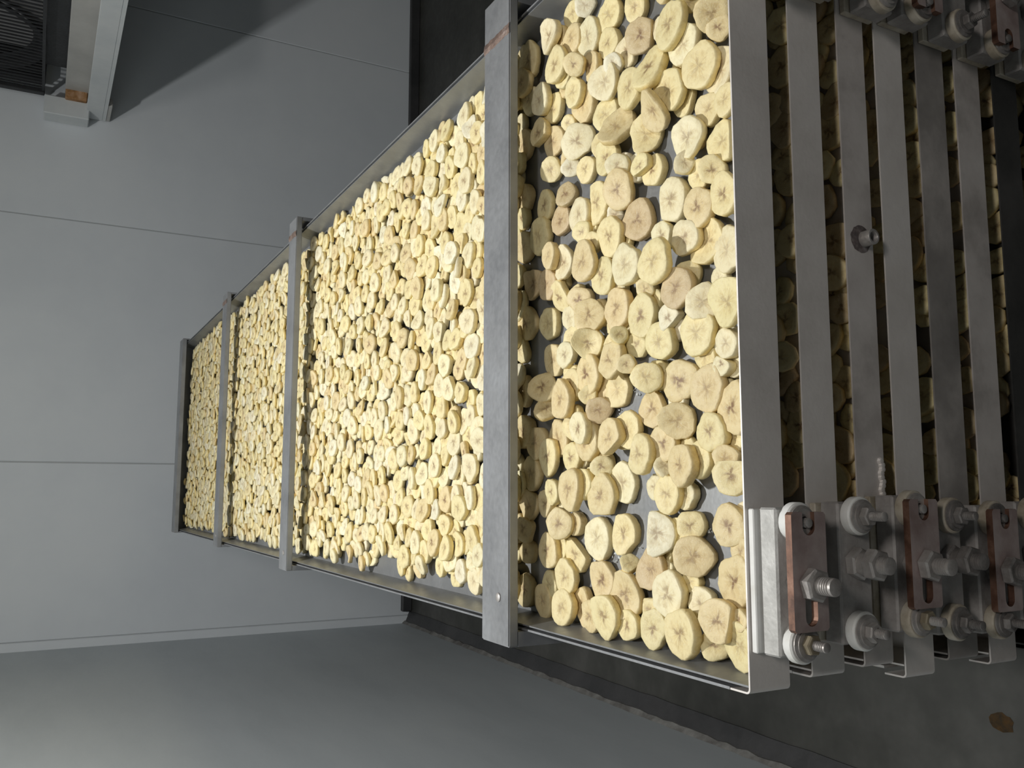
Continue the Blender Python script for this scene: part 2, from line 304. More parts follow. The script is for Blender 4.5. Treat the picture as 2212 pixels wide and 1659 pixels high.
def terminal(tray, x0, zt, linked, side, k, r):
    """block with two insulators and studs; every second one carries a slotted copper link"""
    near = k < 2
    t = obj('terminal_block', box(x0, x0 + 0.110, -0.0245, -0.0065, zt - 0.0435, zt - 0.0075, 0.0016), 'block' if k == 0 else 'block_dim', tray)
    obj('spacer_strip', box(x0 + 0.001, x0 + 0.109, -0.0064, -0.0004, zt - 0.040, zt - 0.0025, 0.0008), 'white' if k == 0 else 'dull_white', t)
    ins_m = 'white' if k < 2 and side < 0 else 'dull_white'
    bolt_m = 'bolt' if k < 3 else 'bolt_dark'
    cz = zt - 0.0245
    for j, ux in enumerate((0.0105, 0.099)):
        cx = x0 + ux; rr = 0.0152
        insulator(t, cx, cz, 0.0245, rr, ins_m, bolt_m)
        notch = linked and ((side < 0) == (j == 1))
        if notch:
            stud(t, cx, cz, 0.030, 0.0415, 0.0038, bolt_m); continue
        nut(t, cx, cz, 0.0367, 0.0062, 0.0078, 'brass_nut' if (k in (0, 2) and j == 0) else bolt_m, r.uniform(0, 1))
        stud(t, cx, cz, 0.036, 0.0535 + r.uniform(-0.002, 0.004), 0.0038, bolt_m)
    mx = x0 + 0.054 + (0.0 if linked else 0.008)
    if linked:
        nut(t, mx, cz, 0.0245, 0.007, 0.0095, bolt_m, 0.4)
        obj('washer', lathe([(0.004, 0.0315), (0.0125, 0.0315), (0.0125, 0.0338), (0.004, 0.0338)], 20, mx, cz), bolt_m, t, True)
        yb, yf = -0.0345, -0.0405
        xa, xb = x0 + 0.020, x0 + 0.107
        zb, zh = cz - 0.0175, cz + 0.0175
        nr = 0.0062
        if side < 0:
            c1 = x0 + 0.096; outer = [(xa + 0.002, zb), (xb - 0.002, zb), (xb, zb + 0.002), (xb, cz - nr)] + arc(c1, cz, nr, 270, 90, 10) + [(xb, cz + nr), (xb, zh - 0.002), (xb - 0.002, zh), (xa + 0.002, zh), (xa, zh - 0.002), (xa, zb + 0.002)]
            hx = x0 + 0.035
        else:
            xa, xb = x0 + 0.003, x0 + 0.090
            c1 = x0 + 0.014; outer = [(xb - 0.002, zh), (xa + 0.002, zh), (xa, zh - 0.002), (xa, cz + nr)] + arc(c1, cz, nr, 90, -90, 10) + [(xa, cz - nr), (xa, zb + 0.002), (xa + 0.002, zb), (xb - 0.002, zb), (xb, zb + 0.002), (xb, zh - 0.002)]
            hx = x0 + 0.074
        hole = arc(hx - 0.005, cz, nr, 90, 270, 8) + arc(hx + 0.011, cz, nr, -90, 90, 8)
        lk = obj('copper_link', prism_poly(outer, [hole], yb, yf), 'copper', t)
        lk.data.materials.append(MT['copper_edge'])
        for p in lk.data.polygons:
            if abs(p.normal.y) < 0.5: p.material_index = 1
        tag(lk, 'slotted copper connecting plate')
        nut(t, mx, cz, 0.0407, 0.0090, 0.0128, bolt_m, 0.25)
        stud(t, mx, cz, 0.030, 0.0640, 0.0068, bolt_m, 0.0021)
    else:
        nut(t, mx, cz, 0.0247, 0.0085, 0.0128, bolt_m, 0.1)
        obj('washer', lathe([(0.005, 0.0332), (0.0095, 0.0332), (0.0095, 0.0395), (0.005, 0.0395)], 20, mx, cz), bolt_m, t, True)
        nut(t, mx, cz, 0.0395, 0.0100, 0.0128, bolt_m, 0.3)
        stud(t, mx, cz, 0.026, 0.0580, 0.0068, bolt_m, 0.0021)
    return t
rngT = random.Random(9)
trays = []
for k, (zt, hp, x0, mm) in enumerate(TR):
    t = empty('tray', (0, 0, 0)); trays.append(t)
    tag(t, [
        'topmost long metal tray, filled with brightly lit banana slices',
        'second metal tray of the stack, directly under the bright topmost tray',
        'third metal tray of the stack, with a short pipe stub on its front',
        'fourth metal tray of the stack, just below the one with the pipe stub',
        'fifth metal tray of the stack, its front darkly stained',
        'sixth metal tray of the stack, above the blackened one',
        'seventh metal tray, with a blackened front at the photo\'s right edge',
        'lowest blackened metal tray, cut off at the photo\'s right edge'][k], 'tray', 'stacked metal trays')
    x1 = W + (x0 if k else 0)
    x1 = min(x1, W + 0.004)
    xe0, xe1 = max(x0, 0.0), min(x1, W)
    zfl = zt - 0.036 if k == 0 else zt - hp + 0.003
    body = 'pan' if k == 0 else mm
    # front panel: sheet whose ends turn back round the corners
    bm = bmesh.new(); prof = []
    R = 0.004
    for side in (-1, 1):
        pts = []
        for q in range(5):
            a = math.radians(90 * q / 4)
            pts.append((R - R * math.cos(a), R - R * math.sin(a)))
        pts = [(0.0, 0.022)] + pts
        pts = [((x0 + p[0]) if side < 0 else (x1 - p[0]), p[1]) for p in pts]
        prof += pts if side < 0 else pts[::-1]
    zl = lambda x: 0.0
    vb = [[bm.verts.new((x, y, zt)) for x, y in prof], [bm.verts.new((x, y, zt - hp)) for x, y in prof]]
    # inner offset (thickness)
    cxm = 0.5 * (x0 + x1)
    inn = []
    for i, (x, y) in enumerate(prof):
        pa = prof[max(0, i - 1)]; pb = prof[min(len(prof) - 1, i + 1)]
        tx, ty = pb[0] - pa[0], pb[1] - pa[1]; l = math.hypot(tx, ty); nx, ny = -ty / l, tx / l
        inn.append((x + nx * 0.0015, y + ny * 0.0015))
    vb += [[bm.verts.new((x, y, zt)) for x, y in inn], [bm.verts.new((x, y, zt - hp)) for x, y in inn]]
    for i in range(len(prof) - 1):
        bm.faces.new([vb[0][i], vb[0][i + 1], vb[1][i + 1], vb[1][i]]); bm.faces.new([vb[2][i + 1], vb[2][i], vb[3][i], vb[3][i + 1]])
        bm.faces.new([vb[0][i + 1], vb[0][i], vb[2][i], vb[2][i + 1]]); bm.faces.new([vb[1][i], vb[1][i + 1], vb[3][i + 1], vb[3][i]])
    for i in (0, len(prof) - 1): bm.faces.new([vb[0][i], vb[1][i], vb[3][i], vb[2][i]])
    bmesh.ops.recalc_face_normals(bm, faces=bm.faces[:])
    fp = obj('front_panel', bm, mm, t)
    obj('base_plate', box(xe0 + 0.010, xe1 - 0.010, 0.0026, LEN - 0.004, zfl - 0.002, zfl), body, t)
    for s in (-1, 1):
        e = xe0 if s < 0 else xe1
        # inner side wall leans a little outward
        bm = bmesh.new(); q = []
        for y in (0.0028, LEN - 0.004):
            q.append([bm.verts.new(p) for p in ((e - s * 0.0062, y, zt - 0.001), (e - s * 0.0135, y, zfl), (e - s * 0.0120, y, zfl - 0.0015), (e - s * 0.0047, y, zt - 0.001))])
        for i in range(4): bm.faces.new([q[0][i], q[0][(i + 1) % 4], q[1][(i + 1) % 4], q[1][i]])
        bm.faces.new(q[0]); bm.faces.new(q[1][::-1]); bmesh.ops.recalc_face_normals(bm, faces=bm.faces[:])
        obj('side_wall', bm, body if k else 'pan', t)
        obj('outer_flange', box(min(e, e - s * 0.0022), max(e, e - s * 0.0022), 0.022, LEN, zt - hp, zt + 0.0005), 'rack' if k == 0 else mm, t)
    obj('rear_wall', box(xe0 + 0.0022, xe1 - 0.0022, LEN - 0.004, LEN - 0.0015, zt - hp, zt), body, t)
    terminal(t, 0.030 + (0.004 if k == 1 else 0.009 if k == 2 else 0.003 * (k % 2)), zt - (0.0 if k < 2 else 0.004), k % 2 == 0, -1, k, rngT)
    terminal(t, 0.577 + 0.003 * (k % 2) - (0.006 if k > 4 else 0.0), zt - (0.0 if k < 2 else 0.002), k % 2 == 1, 1, k, rngT)
    if k == 2:
        bm = lathe([(0.0045, 0.0), (0.0070, 0.0), (0.0070, 0.0112), (0.0066, 0.0118), (0.0049, 0.0118), (0.0045, 0.0112), (0.0045, 0.001), (0, 0.001)], 24, 0.3725, zt - 0.0215)
        ps = obj('pipe_stub', bm, 'bolt', t, True)
        n = 36; bm = bmesh.new(); c = bm.verts.new((0.3725, -0.0020, zt - 0.0205))
        rg = [bm.verts.new((0.3725 + 0.0125 * math.cos(2 * math.pi * i / n) * (1 + rngT.uniform(-0.05, 0.05)), -0.0002, zt - 0.0185 + 0.0125 * math.sin(2 * math.pi * i / n) * (1 + rngT.uniform(-0.05, 0.05)))) for i in range(n)]
        for i in range(n): bm.faces.new([c, rg[i], rg[(i + 1) % n]])
        obj('weld_collar', bm, 'burn', ps)
        bm = bmesh.new()
        for i in range(9):
            x = 0.155 + 0.007 * math.sin(i * 0.9) * 0.2; 
            lathe([(0.0, -0.002), (0.0035, 0.0), (0.0025, 0.0022), (0.0, 0.003)], 8, 0.150 + 0.0035 * i, zt - 0.030 + 0.001 * math.sin(i * 1.7), bm=bm)
        obj('weld_bead', bm, 'alu', t, True)

# ------------------------------------------------------------------ rack: four frames over the stack and rails under the trays
rack = empty('rack', (0, 0, ZF))
tag(rack, 'grey steel rack whose flat bars cross over the banana tray', 'rack')
def radd(name, bm, m): 
    o = obj(name, bm, m, rack); o.location = (0, 0, -ZF); return o
FR = [(0.348, 0.414, -0.017, 0.752, 0.0205, 0.0120), (1.312, 1.374, -0.011, 0.737, 0.0225, 0.0125), (2.105, 2.170, -0.0075, 0.7315, 0.0205, 0.0125), (3.005, 3.085, -0.0045, 0.7315, 0.018, 0.0145)]
for i, (y0, y1, xa, xb, zt, th) in enumerate(FR):
    pw = -0.0008 - xa
    pw2 = 0.020 if i == 0 else 0.0075 if i == 1 else 0.005
    b_ = radd('cross_bar', box(xa, xb, y0, y1, zt - th, zt, 0.0014, 2), 'rack')
    radd('post', box(xa + 0.0002, xa + pw, y0 + 0.0003, y1 - 0.0003, ZF, zt - th), 'rack')
    radd('post', box(xb - pw2, xb - 0.0002, y0 + 0.0003, y1 - 0.0003, ZF, zt - th), 'rack')
    if i < 3:
        # weld seam across the bar near its far end
        bm = bmesh.new(); rows = []
        xw = 0.690 + 0.004 * i
        for j in range(13):
            y = y0 + (y1 - y0) * j / 12; jx = rng.uniform(-0.001, 0.001)
            rows.append([bm.verts.new((xw + jx, y, zt + 0.0001)), bm.verts.new((xw + 0.006 + jx, y, zt + 0.0012)), bm.verts.new((xw + 0.013 + jx, y, zt + 0.0001))])
        for a, c in zip(rows[:-1], rows[1:]):
            for q in range(2): bm.faces.new([a[q], a[q + 1], c[q + 1], c[q]])
        o = obj('weld_seam', bm, 'weld', b_)
        bm = lathe([(0, -0.001), (0.0052, -0.001), (0.0050, 0.0012), (0.0034, 0.0020), (0, 0.0020)], 18)
        o = obj('rivet', bm, 'bolt', b_, True); o.location = (0.0345 - 0.01 * (i > 0), y0 + 0.024, zt); o.rotation_euler = (-math.pi / 2, 0, 0)
# support rails run behind the front, under the tray edges
for k, (zt, hp, x0, mm) in enumerate(TR):
    for s in (-1, 1):
        e0, e1 = (-0.002, 0.022) if s < 0 else (W - 0.022, W + 0.002)
        radd('support_rail', box(e0, e1, 0.06, LEN - 0.02, zt - hp - 0.0052, zt - hp - 0.0002), 'alu_dark')
for k in (8,):
    for s in (-1, 1):
        e0, e1 = (0.03, 0.06) if s < 0 else (W - 0.06, W - 0.03)
        radd('base_rail', box(e0, e1, 0.06, LEN - 0.02, -0.485, -0.455), 'alu_black')

# ------------------------------------------------------------------ banana slices
TONES = {'w': ((0.90, 0.85, 0.64), 'whitish'), 'p': ((0.89, 0.815, 0.545), 'pale'), 'y': ((0.87, 0.765, 0.435), 'yellow'), 't': ((0.80, 0.67, 0.385), 'tan'), 'b': ((0.66, 0.53, 0.315), 'browned')}
def slice_geo(R, th, r, fine=True, warp=0.0):
    n = 22 if fine else 9
    ph = r.uniform(0, 6.28, 4); el = r.uniform(0.90, 1.0)
    th_ = np.linspace(0, 2 * np.pi, n, endpoint=False)
    out = 1 + 0.04 * np.sin(2 * th_ + ph[0]) + 0.04 * np.sin(3 * th_ + ph[1]) + 0.03 * np.sin(5 * th_ + ph[2]) + r.uniform(-0.032, 0.032, n)
    if fine: rings = [(0.34, 0.5, 0.34), (0.68, 0.5, 0.68), (0.94, 0.5, 0.92), (0.995, 0.43, 1.03), (1.012, 0.0, 1.22), (0.99, -0.40, 1.4), (0.93, -0.5, 1.5)]
    else: rings = [(0.55, 0.5, 0.55), (0.93, 0.46, 0.92), (1.0, 0.1, 1.2), (0.96, -0.42, 1.4)]
    V = [[0, 0, th * 0.46]]; U = [[0, 0]]; rot = r.uniform(0, 6.28)
    for rr, zz, uu in rings:
        jit = r.uniform(-0.022, 0.022, n) if (fine and rr > 0.9) else 0
        rad = R * rr * (1 + (out - 1) * min(1, rr * 1.1) + jit)
        zj = r.uniform(-0.035, 0.035, n) * th if fine else 0
        V += np.stack([rad * np.cos(th_), rad * np.sin(th_) * el, np.full(n, zz * th) + zj], 1).tolist()
        U += np.stack([uu * np.cos(th_ + rot), uu * np.sin(th_ + rot)], 1).tolist()
    V.append([0, 0, -th * 0.5]); U.append([1.6, 0])
    V = np.array(V); U = np.array(U)
    if fine and r.uniform() < 0.10:      # broken slice: one side is cut away
        cut = -R * r.uniform(0.35, 0.7); V[:, 0] = np.where(V[:, 0] < cut, cut + 0.12 * (V[:, 0] - cut), V[:, 0])
    V[:, 2] += warp * (V[:, 0] ** 2 / R - R * 0.3)
    F = []
    for k in range(n): F.append((0, 1 + k, 1 + (k + 1) % n, -1))
    for q in range(len(rings) - 1):
        a, b_ = 1 + q * n, 1 + (q + 1) * n
        for k in range(n): k2 = (k + 1) % n; F.append((a + k, b_ + k, b_ + k2, a + k2))
    a = 1 + (len(rings) - 1) * n; c = len(V) - 1
    for k in range(n): F.append((a + (k + 1) % n, a + k, c, -1))
    return V, U, F
def basis(nrm, spin):
    n = np.array(nrm, float); n /= np.linalg.norm(n)
    a = np.array([math.cos(spin), math.sin(spin), 0.0]); a -= n * a.dot(n); a /= np.linalg.norm(a)
    return np.stack([a, np.cross(n, a), n], 1)

RES = 0.002
class Bed:
    """height field of one tray: slices come to rest on what lies below them"""
    def __init__(s, x0, x1, y0, y1, z): s.x0, s.y0 = x0, y0; s.nx = int((x1 - x0) / RES) + 1; s.ny = int((y1 - y0) / RES) + 1; s.h = np.full((s.nx, s.ny), z); s.z = z
    def win(s, x, y, R):
        i0, i1 = max(0, int((x - R - s.x0) / RES)), min(s.nx, int((x + R - s.x0) / RES) + 2)
        j0, j1 = max(0, int((y - R - s.y0) / RES)), min(s.ny, int((y + R - s.y0) / RES) + 2)
        if i1 - i0 < 2 or j1 - j0 < 2: return None
        dx = s.x0 + RES * np.arange(i0, i1)[:, None] - x; dy = s.y0 + RES * np.arange(j0, j1)[None, :] - y
        return (slice(i0, i1), slice(j0, j1)), dx, dy
    def mean(s, x, y, R):
        w = s.win(x, y, R * 0.7); return s.z if w is None else float(s.h[w[0]].mean())
    def slope(s, x, y, R):
        w = s.win(x, y, R)
        if w is None: return 0.0, 0.0
        sl, dx, dy = w; m = (dx ** 2 + dy ** 2 < R * R); h = s.h[sl]; hm = h[m].mean()
        gx = (dx * m * (h - hm)).sum() / max(1e-12, (dx ** 2 * m).sum()); gy = (dy * m * (h - hm)).sum() / max(1e-12, (dy ** 2 * m).sum())
        return gx, gy
    def drop(s, x, y, R, th, n, pct=92):
        w = s.win(x, y, R)
        if w is None: return s.z + th / 2
        sl, dx, dy = w; nz = max(n[2], 0.35)
        dz = -(n[0] * dx + n[1] * dy) / nz
        m = dx ** 2 + dy ** 2 + dz ** 2 < (R * 0.97) ** 2
        if m.sum() < 4: return s.z + R
        need = (s.h[sl] - dz)[m] + th / 2 / nz
        zc = np.percentile(need, pct)
        # never sink through the sheet itself
        low = R * math.sqrt(max(0, 1 - n[2] ** 2)) + th / 2 * n[2]
        return max(zc, s.z + low * 0.98)
    def settle(s, x, y, R, th, n, zc):
        w = s.win(x, y, R)
        if w is None: return
        sl, dx, dy = w; nz = max(n[2], 0.35); dz = -(n[0] * dx + n[1] * dy) / nz
        m = dx ** 2 + dy ** 2 + dz ** 2 < (R * 0.97) ** 2
        top = zc + dz + th / 2 / nz
        h = s.h[sl]; h[m] = np.maximum(h, top)[m]

ZTOP = TR[0][0] - 0.036
bed = Bed(0.0, W, 0.0, LEN, ZTOP)
SL = []          # (pos, basis, R, th, tone, kind, y, x, tray, warp)
rs = np.random.default_rng(11)
# the slices of the near section, read off the photograph: tile origin row, centre, width, height, lean, tone, layer
DIG = {0: '''560 90 170 250 10 y 0;660 50 210 210 0 w 1;890 140 230 320 8 y 2;1130 70 210 270 10 y 1;1180 330 290 350 15 b 2;1060 470 160 300 0 p 0;1450 230 220 480 18 y 2;1620 30 150 150 0 y 1;1820 110 340 320 10 t 2;1890 250 250 250 0 t 0;1580 415 260 370 3 p 1;1720 610 300 440 8 y 2;1910 650 220 470 12 p 0;1440 830 260 430 5 y 2;1570 920 230 300 10 y 0;1260 640 190 420 40 y 2;1080 810 200 480 12 y 0;845 760 270 360 10 p 2;920 590 170 190 0 w 0;700 340 180 340 5 p 1;890 400 200 270 20 y 0;555 360 130 280 10 t 1;400 600 180 320 15 y 2;340 340 80 320 5 p 2;430 360 120 230 0 t 0;560 590 190 210 0 t 2;715 610 150 290 5 t 0;565 850 150 280 3 y 1;660 960 190 340 5 t 0;380 1000 160 280 10 y 1;260 920 100 300 0 p 1;160 920 130 260 0 p 0;150 560 180 320 0 t 1;860 1060 230 320 20 y 0;950 1180 210 380 52 t 2;1220 1240 300 350 35 y 1;1290 1010 170 380 -28 t 2;590 1300 300 350 10 p 2;380 1300 170 310 3 t 1;250 1230 130 290 25 t 2;520 1130 120 150 0 y 0;530 1540 180 180 0 w 0;350 1560 200 230 0 y 1;680 1560 170 260 5 y 1;860 1450 180 330 8 y 0;960 1530 220 240 0 p 1;1180 1530 160 240 5 y 2;1300 1570 170 290 5 y 0;1610 1270 300 400 5 p 2;1570 1500 200 190 0 p 0;1810 1010 220 300 10 y 0;1960 920 200 300 10 y 2;1950 1300 220 400 5 y 1;1830 1560 260 260 0 y 0;470 720 140 200 20 y 0;120 300 150 260 0 t 0;90 760 120 260 0 t 0;110 1330 140 300 0 t 0''',
370: '''970 170 290 360 5 t 2;1470 265 270 410 8 p 2;1710 330 260 380 10 t 2;1590 610 240 340 0 p 1;1800 640 230 430 10 y 0;1950 210 240 400 10 y 1;1990 720 170 450 3 p 2;1910 990 150 190 0 p 0;780 290 190 430 3 y 1;900 600 200 380 0 y 1;940 400 160 160 0 w 0;1155 450 310 400 10 b 2;490 220 170 240 30 b 2;450 450 170 290 15 b 2;620 400 110 330 5 p 0;640 560 160 200 0 y 0;300 320 130 280 0 y 1;250 600 170 350 -8 y 1;340 780 110 240 5 t 2;470 840 140 300 0 p 1;650 830 190 400 5 t 1;740 650 150 200 0 y 0;830 960 230 340 3 y 2;1045 865 240 390 3 p 2;1300 830 260 400 3 y 2;1380 590 170 260 0 p 0;1510 1070 290 380 5 b 2;1600 960 260 270 0 y 0;1750 1200 320 340 20 p 0;1700 1480 340 420 5 y 2;1980 1200 210 480 0 y 1;1980 1580 190 270 0 p 1;1190 1330 270 390 5 y 1;970 1260 220 400 5 t 2;700 1330 270 340 30 t 2;620 1180 220 260 0 t 1;440 1150 140 290 -18 y 1;340 1400 190 300 0 y 2;320 1040 140 300 3 b 1;190 1040 160 280 0 b 0;130 1400 170 320 0 t 1;690 1580 280 290 0 y 2;930 1610 190 250 10 y 1;970 1510 160 140 0 y 0;1150 1590 200 240 0 y 0;1360 1560 260 350 0 y 1;1450 1350 200 280 -10 w 0;1220 1080 170 190 0 y 0;1320 1180 110 200 0 y 0;110 700 150 300 0 t 0;110 250 140 260 0 t 0''',
740: '''490 110 170 240 0 p 2;380 160 190 300 -8 t 0;690 290 180 390 -3 t 2;545 390 160 290 0 y 0;900 160 200 350 15 t 2;1040 200 140 140 0 t 2;690 480 160 170 0 y 0;970 430 240 350 0 y 1;1230 320 270 290 0 y 0;1540 350 350 420 -3 t 2;1800 420 280 440 0 t 1;1290 610 230 340 -5 t 0;1510 720 340 360 0 t 2;1830 820 240 360 0 y 0;2040 600 220 480 0 t 1;2050 880 200 280 0 y 0;1940 200 150 210 0 p 0;2060 220 140 190 0 p 0;270 420 250 300 40 t 2;300 620 230 190 0 t 1;450 520 110 360 -5 t 2;570 740 130 320 0 y 0;620 790 120 300 0 p 0;790 620 240 250 -20 b 2;690 890 180 380 -3 t 1;900 880 190 350 5 t 2;1060 800 200 350 0 y 0;1170 1020 220 370 0 y 1;1390 930 260 330 -5 t 1;1380 1150 190 170 0 p 0;1560 1120 170 390 5 t 2;1720 1080 190 350 0 y 1;2010 1210 330 370 0 y 2;1960 1060 230 250 0 t 1;330 1050 130 420 -5 y 2;430 880 120 400 -5 t 1;550 1050 150 280 -5 y 1;220 920 170 330 0 t 1;820 1140 210 220 0 y 0;530 1350 210 400 0 t 2;820 1400 290 420 -3 t 2;1020 1290 240 390 0 p 1;650 1300 110 300 0 y 0;370 1370 110 220 -10 y 0;310 1480 100 240 0 t 1;1430 1390 240 340 -5 y 2;1320 1330 130 250 5 p 1;1600 1400 130 270 0 p 0;100 450 140 280 0 t 0;180 1200 160 300 0 t 0;150 1500 170 300 0 t 0;110 820 130 300 0 t 0''',
1110: '''430 90 250 290 -5 t 2;590 90 120 220 -3 t 0;790 225 250 370 -5 p 1;1030 180 240 370 -5 y 1;1330 180 340 390 -3 w 2;1640 110 260 280 0 y 0;1660 390 370 400 -10 t 2;2000 110 330 380 0 t 2;330 340 150 330 0 t 1;450 300 90 250 0 y 0;590 370 210 350 -5 y 2;490 580 200 320 -3 y 1;1280 510 240 400 0 b 0;830 610 240 350 -5 t 0;1040 740 290 430 -10 t 2;1070 470 190 170 0 y 0;1430 480 130 200 0 p 0;1440 740 280 460 -12 p 2;1650 620 160 190 0 y 0;2060 620 260 560 -5 t 1;470 905 200 330 0 y 2;350 640 130 250 -5 y 1;290 850 140 320 -5 t 1;650 880 180 370 -10 t 0;850 970 200 420 -26 y 2;720 1010 150 280 -10 t 0;1070 1080 170 280 -5 y 0;1300 1110 290 350 -5 y 1;1270 880 200 240 0 y 0;1560 1160 200 480 -8 y 2;1890 980 330 420 -8 t 2;1750 830 260 320 -5 p 1;1860 1290 280 290 -10 y 0;2110 1250 230 450 -20 y 1;2110 350 150 260 0 t 0;2100 980 130 220 0 t 0;110 130 170 250 0 t 0;140 350 130 230 0 t 0;120 700 160 300 0 t 0'''}
ent = []
for oy, txt in DIG.items():
    for e in txt.split(';'):
        f = e.split(); ent.append([1110 + float(f[0]) / 4.254, oy + float(f[1]) / 4.254, float(f[2]) / 4.254, float(f[3]) / 4.254, float(f[4]), f[5], int(f[6])])
ent.sort(key=lambda e: e[6])
def tint_of(tone, r, core=None):
    c = np.array(TONES[tone][0]) * r.uniform(0.95, 1.05) * (1 + r.uniform(-0.01, 0.01, 3))
    k = core if core is not None else {'w': 0.6, 'p': 0.7, 'y': 0.75, 't': 0.9, 'b': 1.0}[tone] * r.uniform(0.5, 1.15)
    return (*np.clip(c, 0, 0.92), min(1, k))
def scatter(bd, region, count, cand, tray, zmax=None, tones='wwpppppyyyyyytt', rmin=0.0142, rmax=0.0192, reject=None):
    x0, x1, y0, y1 = region; made = 0
    for i in range(count):
        R = rs.uniform(rmin, rmax); best = None
        for c in range(cand):
            x, y = rs.uniform(x0 + R, x1 - R), rs.uniform(y0 + R, y1 - R)
            if reject and reject(x, y): continue
            m = bd.mean(x, y, R)
            if best is None or m < best[0]: best = (m, x, y)
        if best is None: continue
        m, x, y = best; th = rs.uniform(0.0060, 0.0085)
        gx, gy = bd.slope(x, y, R)
        n = np.array([-gx * 0.42 + rs.normal(0, 0.06), -gy * 0.42 + rs.normal(0, 0.07), 1.0])
        l = math.hypot(n[0], n[1])
        if l > 0.75: n[0] *= 0.75 / l; n[1] *= 0.75 / l
        n /= np.linalg.norm(n)
        zc = bd.drop(x, y, R, th, n, 76)
        if zmax is not None and zc > zmax: continue
        bd.settle(x, y, R, th, n, zc)
        tone = tones[rs.integers(len(tones))]
        SL.append(dict(p=(x, y, zc), n=n, R=R, th=th, tint=tint_of(tone, rs), tone=tone, dig=False, tray=tray)); made += 1
    return made
BARE = [(0, 1340, 60), (0, 1390, 1450), (0, 1750, 930), (0, 330, 120), (0, 1240, 60), (370, 1420, 60), (370, 1600, 800), (370, 1880, 1050), (370, 1800, 870), (370, 1480, 790), (740, 1150, 560), (740, 1200, 700),
        (740, 1020, 620), (740, 1180, 1250), (740, 1090, 1500), (740, 1730, 1450), (740, 1760, 1280), (740, 1750, 1550), (740, 720, 1580), (1110, 680, 430), (1110, 650, 600), (1110, 1080, 340), (1110, 960, 400),
        (1110, 1960, 420), (1110, 1860, 600), (1110, 1780, 640), (1110, 680, 60), (1110, 1950, 520), (1110, 700, 1120), (1110, 1000, 1180), (1110, 1400, 1290)]
BARE = [on(1110 + bx / 4.254, by + o_ / 4.254, 2, ZTOP)[:2] for by, bx, o_ in BARE]
def is_bare(x, y):
    q = proj((x, y, ZTOP + 0.005))
    return q[1] < 10 or any((x - b[0]) ** 2 + (y - b[1]) ** 2 < 0.029 ** 2 for b in BARE)
# a first loose layer that shows only between the slices lying on it
scatter(bed, (0.014, W - 0.014, 0.006, 0.34), 62, 4, 0, ZTOP + 0.0085, rmin=0.0135, rmax=0.0175, reject=is_bare)
for px, py, w_, h_, a, tone, lay in ent:
    z = ZTOP + 0.006 + 0.007 * lay
    p = on(px, py, 2, z)
    p[0] = min(max(p[0], 0.02), W - 0.02)
    dist = np.dot(p - CAM, AX[:, 2])
    big, small = max(h_, w_), min(h_, w_)
    R = 0.5 * big * dist / FPX * 1.04
    R = min(max(R, 0.010), 0.0222)
    ratio = min(0.96, small / big)
    ar = math.radians(a if h_ >= w_ else a + 90)
    # minor axis in the picture, pointing to the picture's left (= up in the world)
    mi = np.array([-math.cos(ar), -math.sin(ar)])
    if mi[0] > 0: mi = -mi
    mu, mv = -mi[1], mi[0]
    vd = ray(px, py); vc = AX.T @ vd
    m3 = np.array([mu, mv, 0.0]); m3 -= vc * m3.dot(vc); m3 /= np.linalg.norm(m3)
    ncam = -ratio * vc + math.sqrt(1 - ratio ** 2) * m3
    n = AX @ ncam
    if n[2] < 0.40: n[2] = 0.40
    if n[2] > 0.94: n = 0.5 * n + 0.5 * np.array([0, 0, 1.0])
    # keep leaning slices gentler than the outline alone suggests
    n = n / np.linalg.norm(n); n = n + np.array([0, 0, 0.10]); n /= np.linalg.norm(n)
    th = rs.uniform(0.0072, 0.0098)
    zc = z
    for it in range(2):
        zc = bed.drop(p[0], p[1], R, th, n, 80 if lay else 95)
        zc = min(zc, -0.006)
        p = on(px, py, 2, zc); p[0] = min(max(p[0], 0.014 + R * 0.8), W - 0.014 - R * 0.8); p[1] = max(p[1], 0.004 + R * 0.85)
    bed.settle(p[0], p[1], R, th, n, zc)
    SL.append(dict(p=(p[0], p[1], zc), n=n, R=R, th=th, tint=tint_of(tone, rs), tone=tone, dig=True, tray=0))
n_dig = len(SL)
def left_gap(x, y): return y < 1.25 and x < 0.040 + 0.018 * math.sin(y * 31) + 0.012 * math.sin(y * 77 + 1)
# unseen picture-top corner of the near section, the strip under the near cross bar, then the whole length
scatter(bed, (0.56, W - 0.012, 0.006, 0.36), 60, 5, 0, -0.006, reject=lambda x, y: proj((x, y, ZTOP))[1] > -16)
scatter(bed, (0.013, W - 0.013, 0.315, 0.50), 120, 8, 0, -0.008, reject=lambda x, y: 1126 < proj((x, y, ZTOP + 0.01))[0])
for ya, yb_ in ((0.42, 0.95), (0.93, 1.5), (1.48, 2.3), (2.28, 3.075)):
    cnt = int((yb_ - ya) * W / (math.pi * 0.0163 ** 2) * (1.0 if ya < 0.9 else 1.15))
    scatter(bed, (0.013, W - 0.013, ya, yb_), cnt, 12, 0, -0.006, reject=left_gap)
# lower trays: what the gaps let one see, their shade painted in by browner tones
for k in range(1, 8):
    zt, hp, x0, mm = TR[k]; zf = zt - hp + 0.003
    bd = Bed(0.0, W, 0.0, 0.9, zf)
    scatter(bd, (0.018, W - 0.016, 0.006, 0.15), 112, 7, k, zt - 0.006, tones='yyttb')
    scatter(bd, (0.018, 0.085, 0.14, 0.9), 80, 6, k, zt - 0.006, tones='pyyttb')

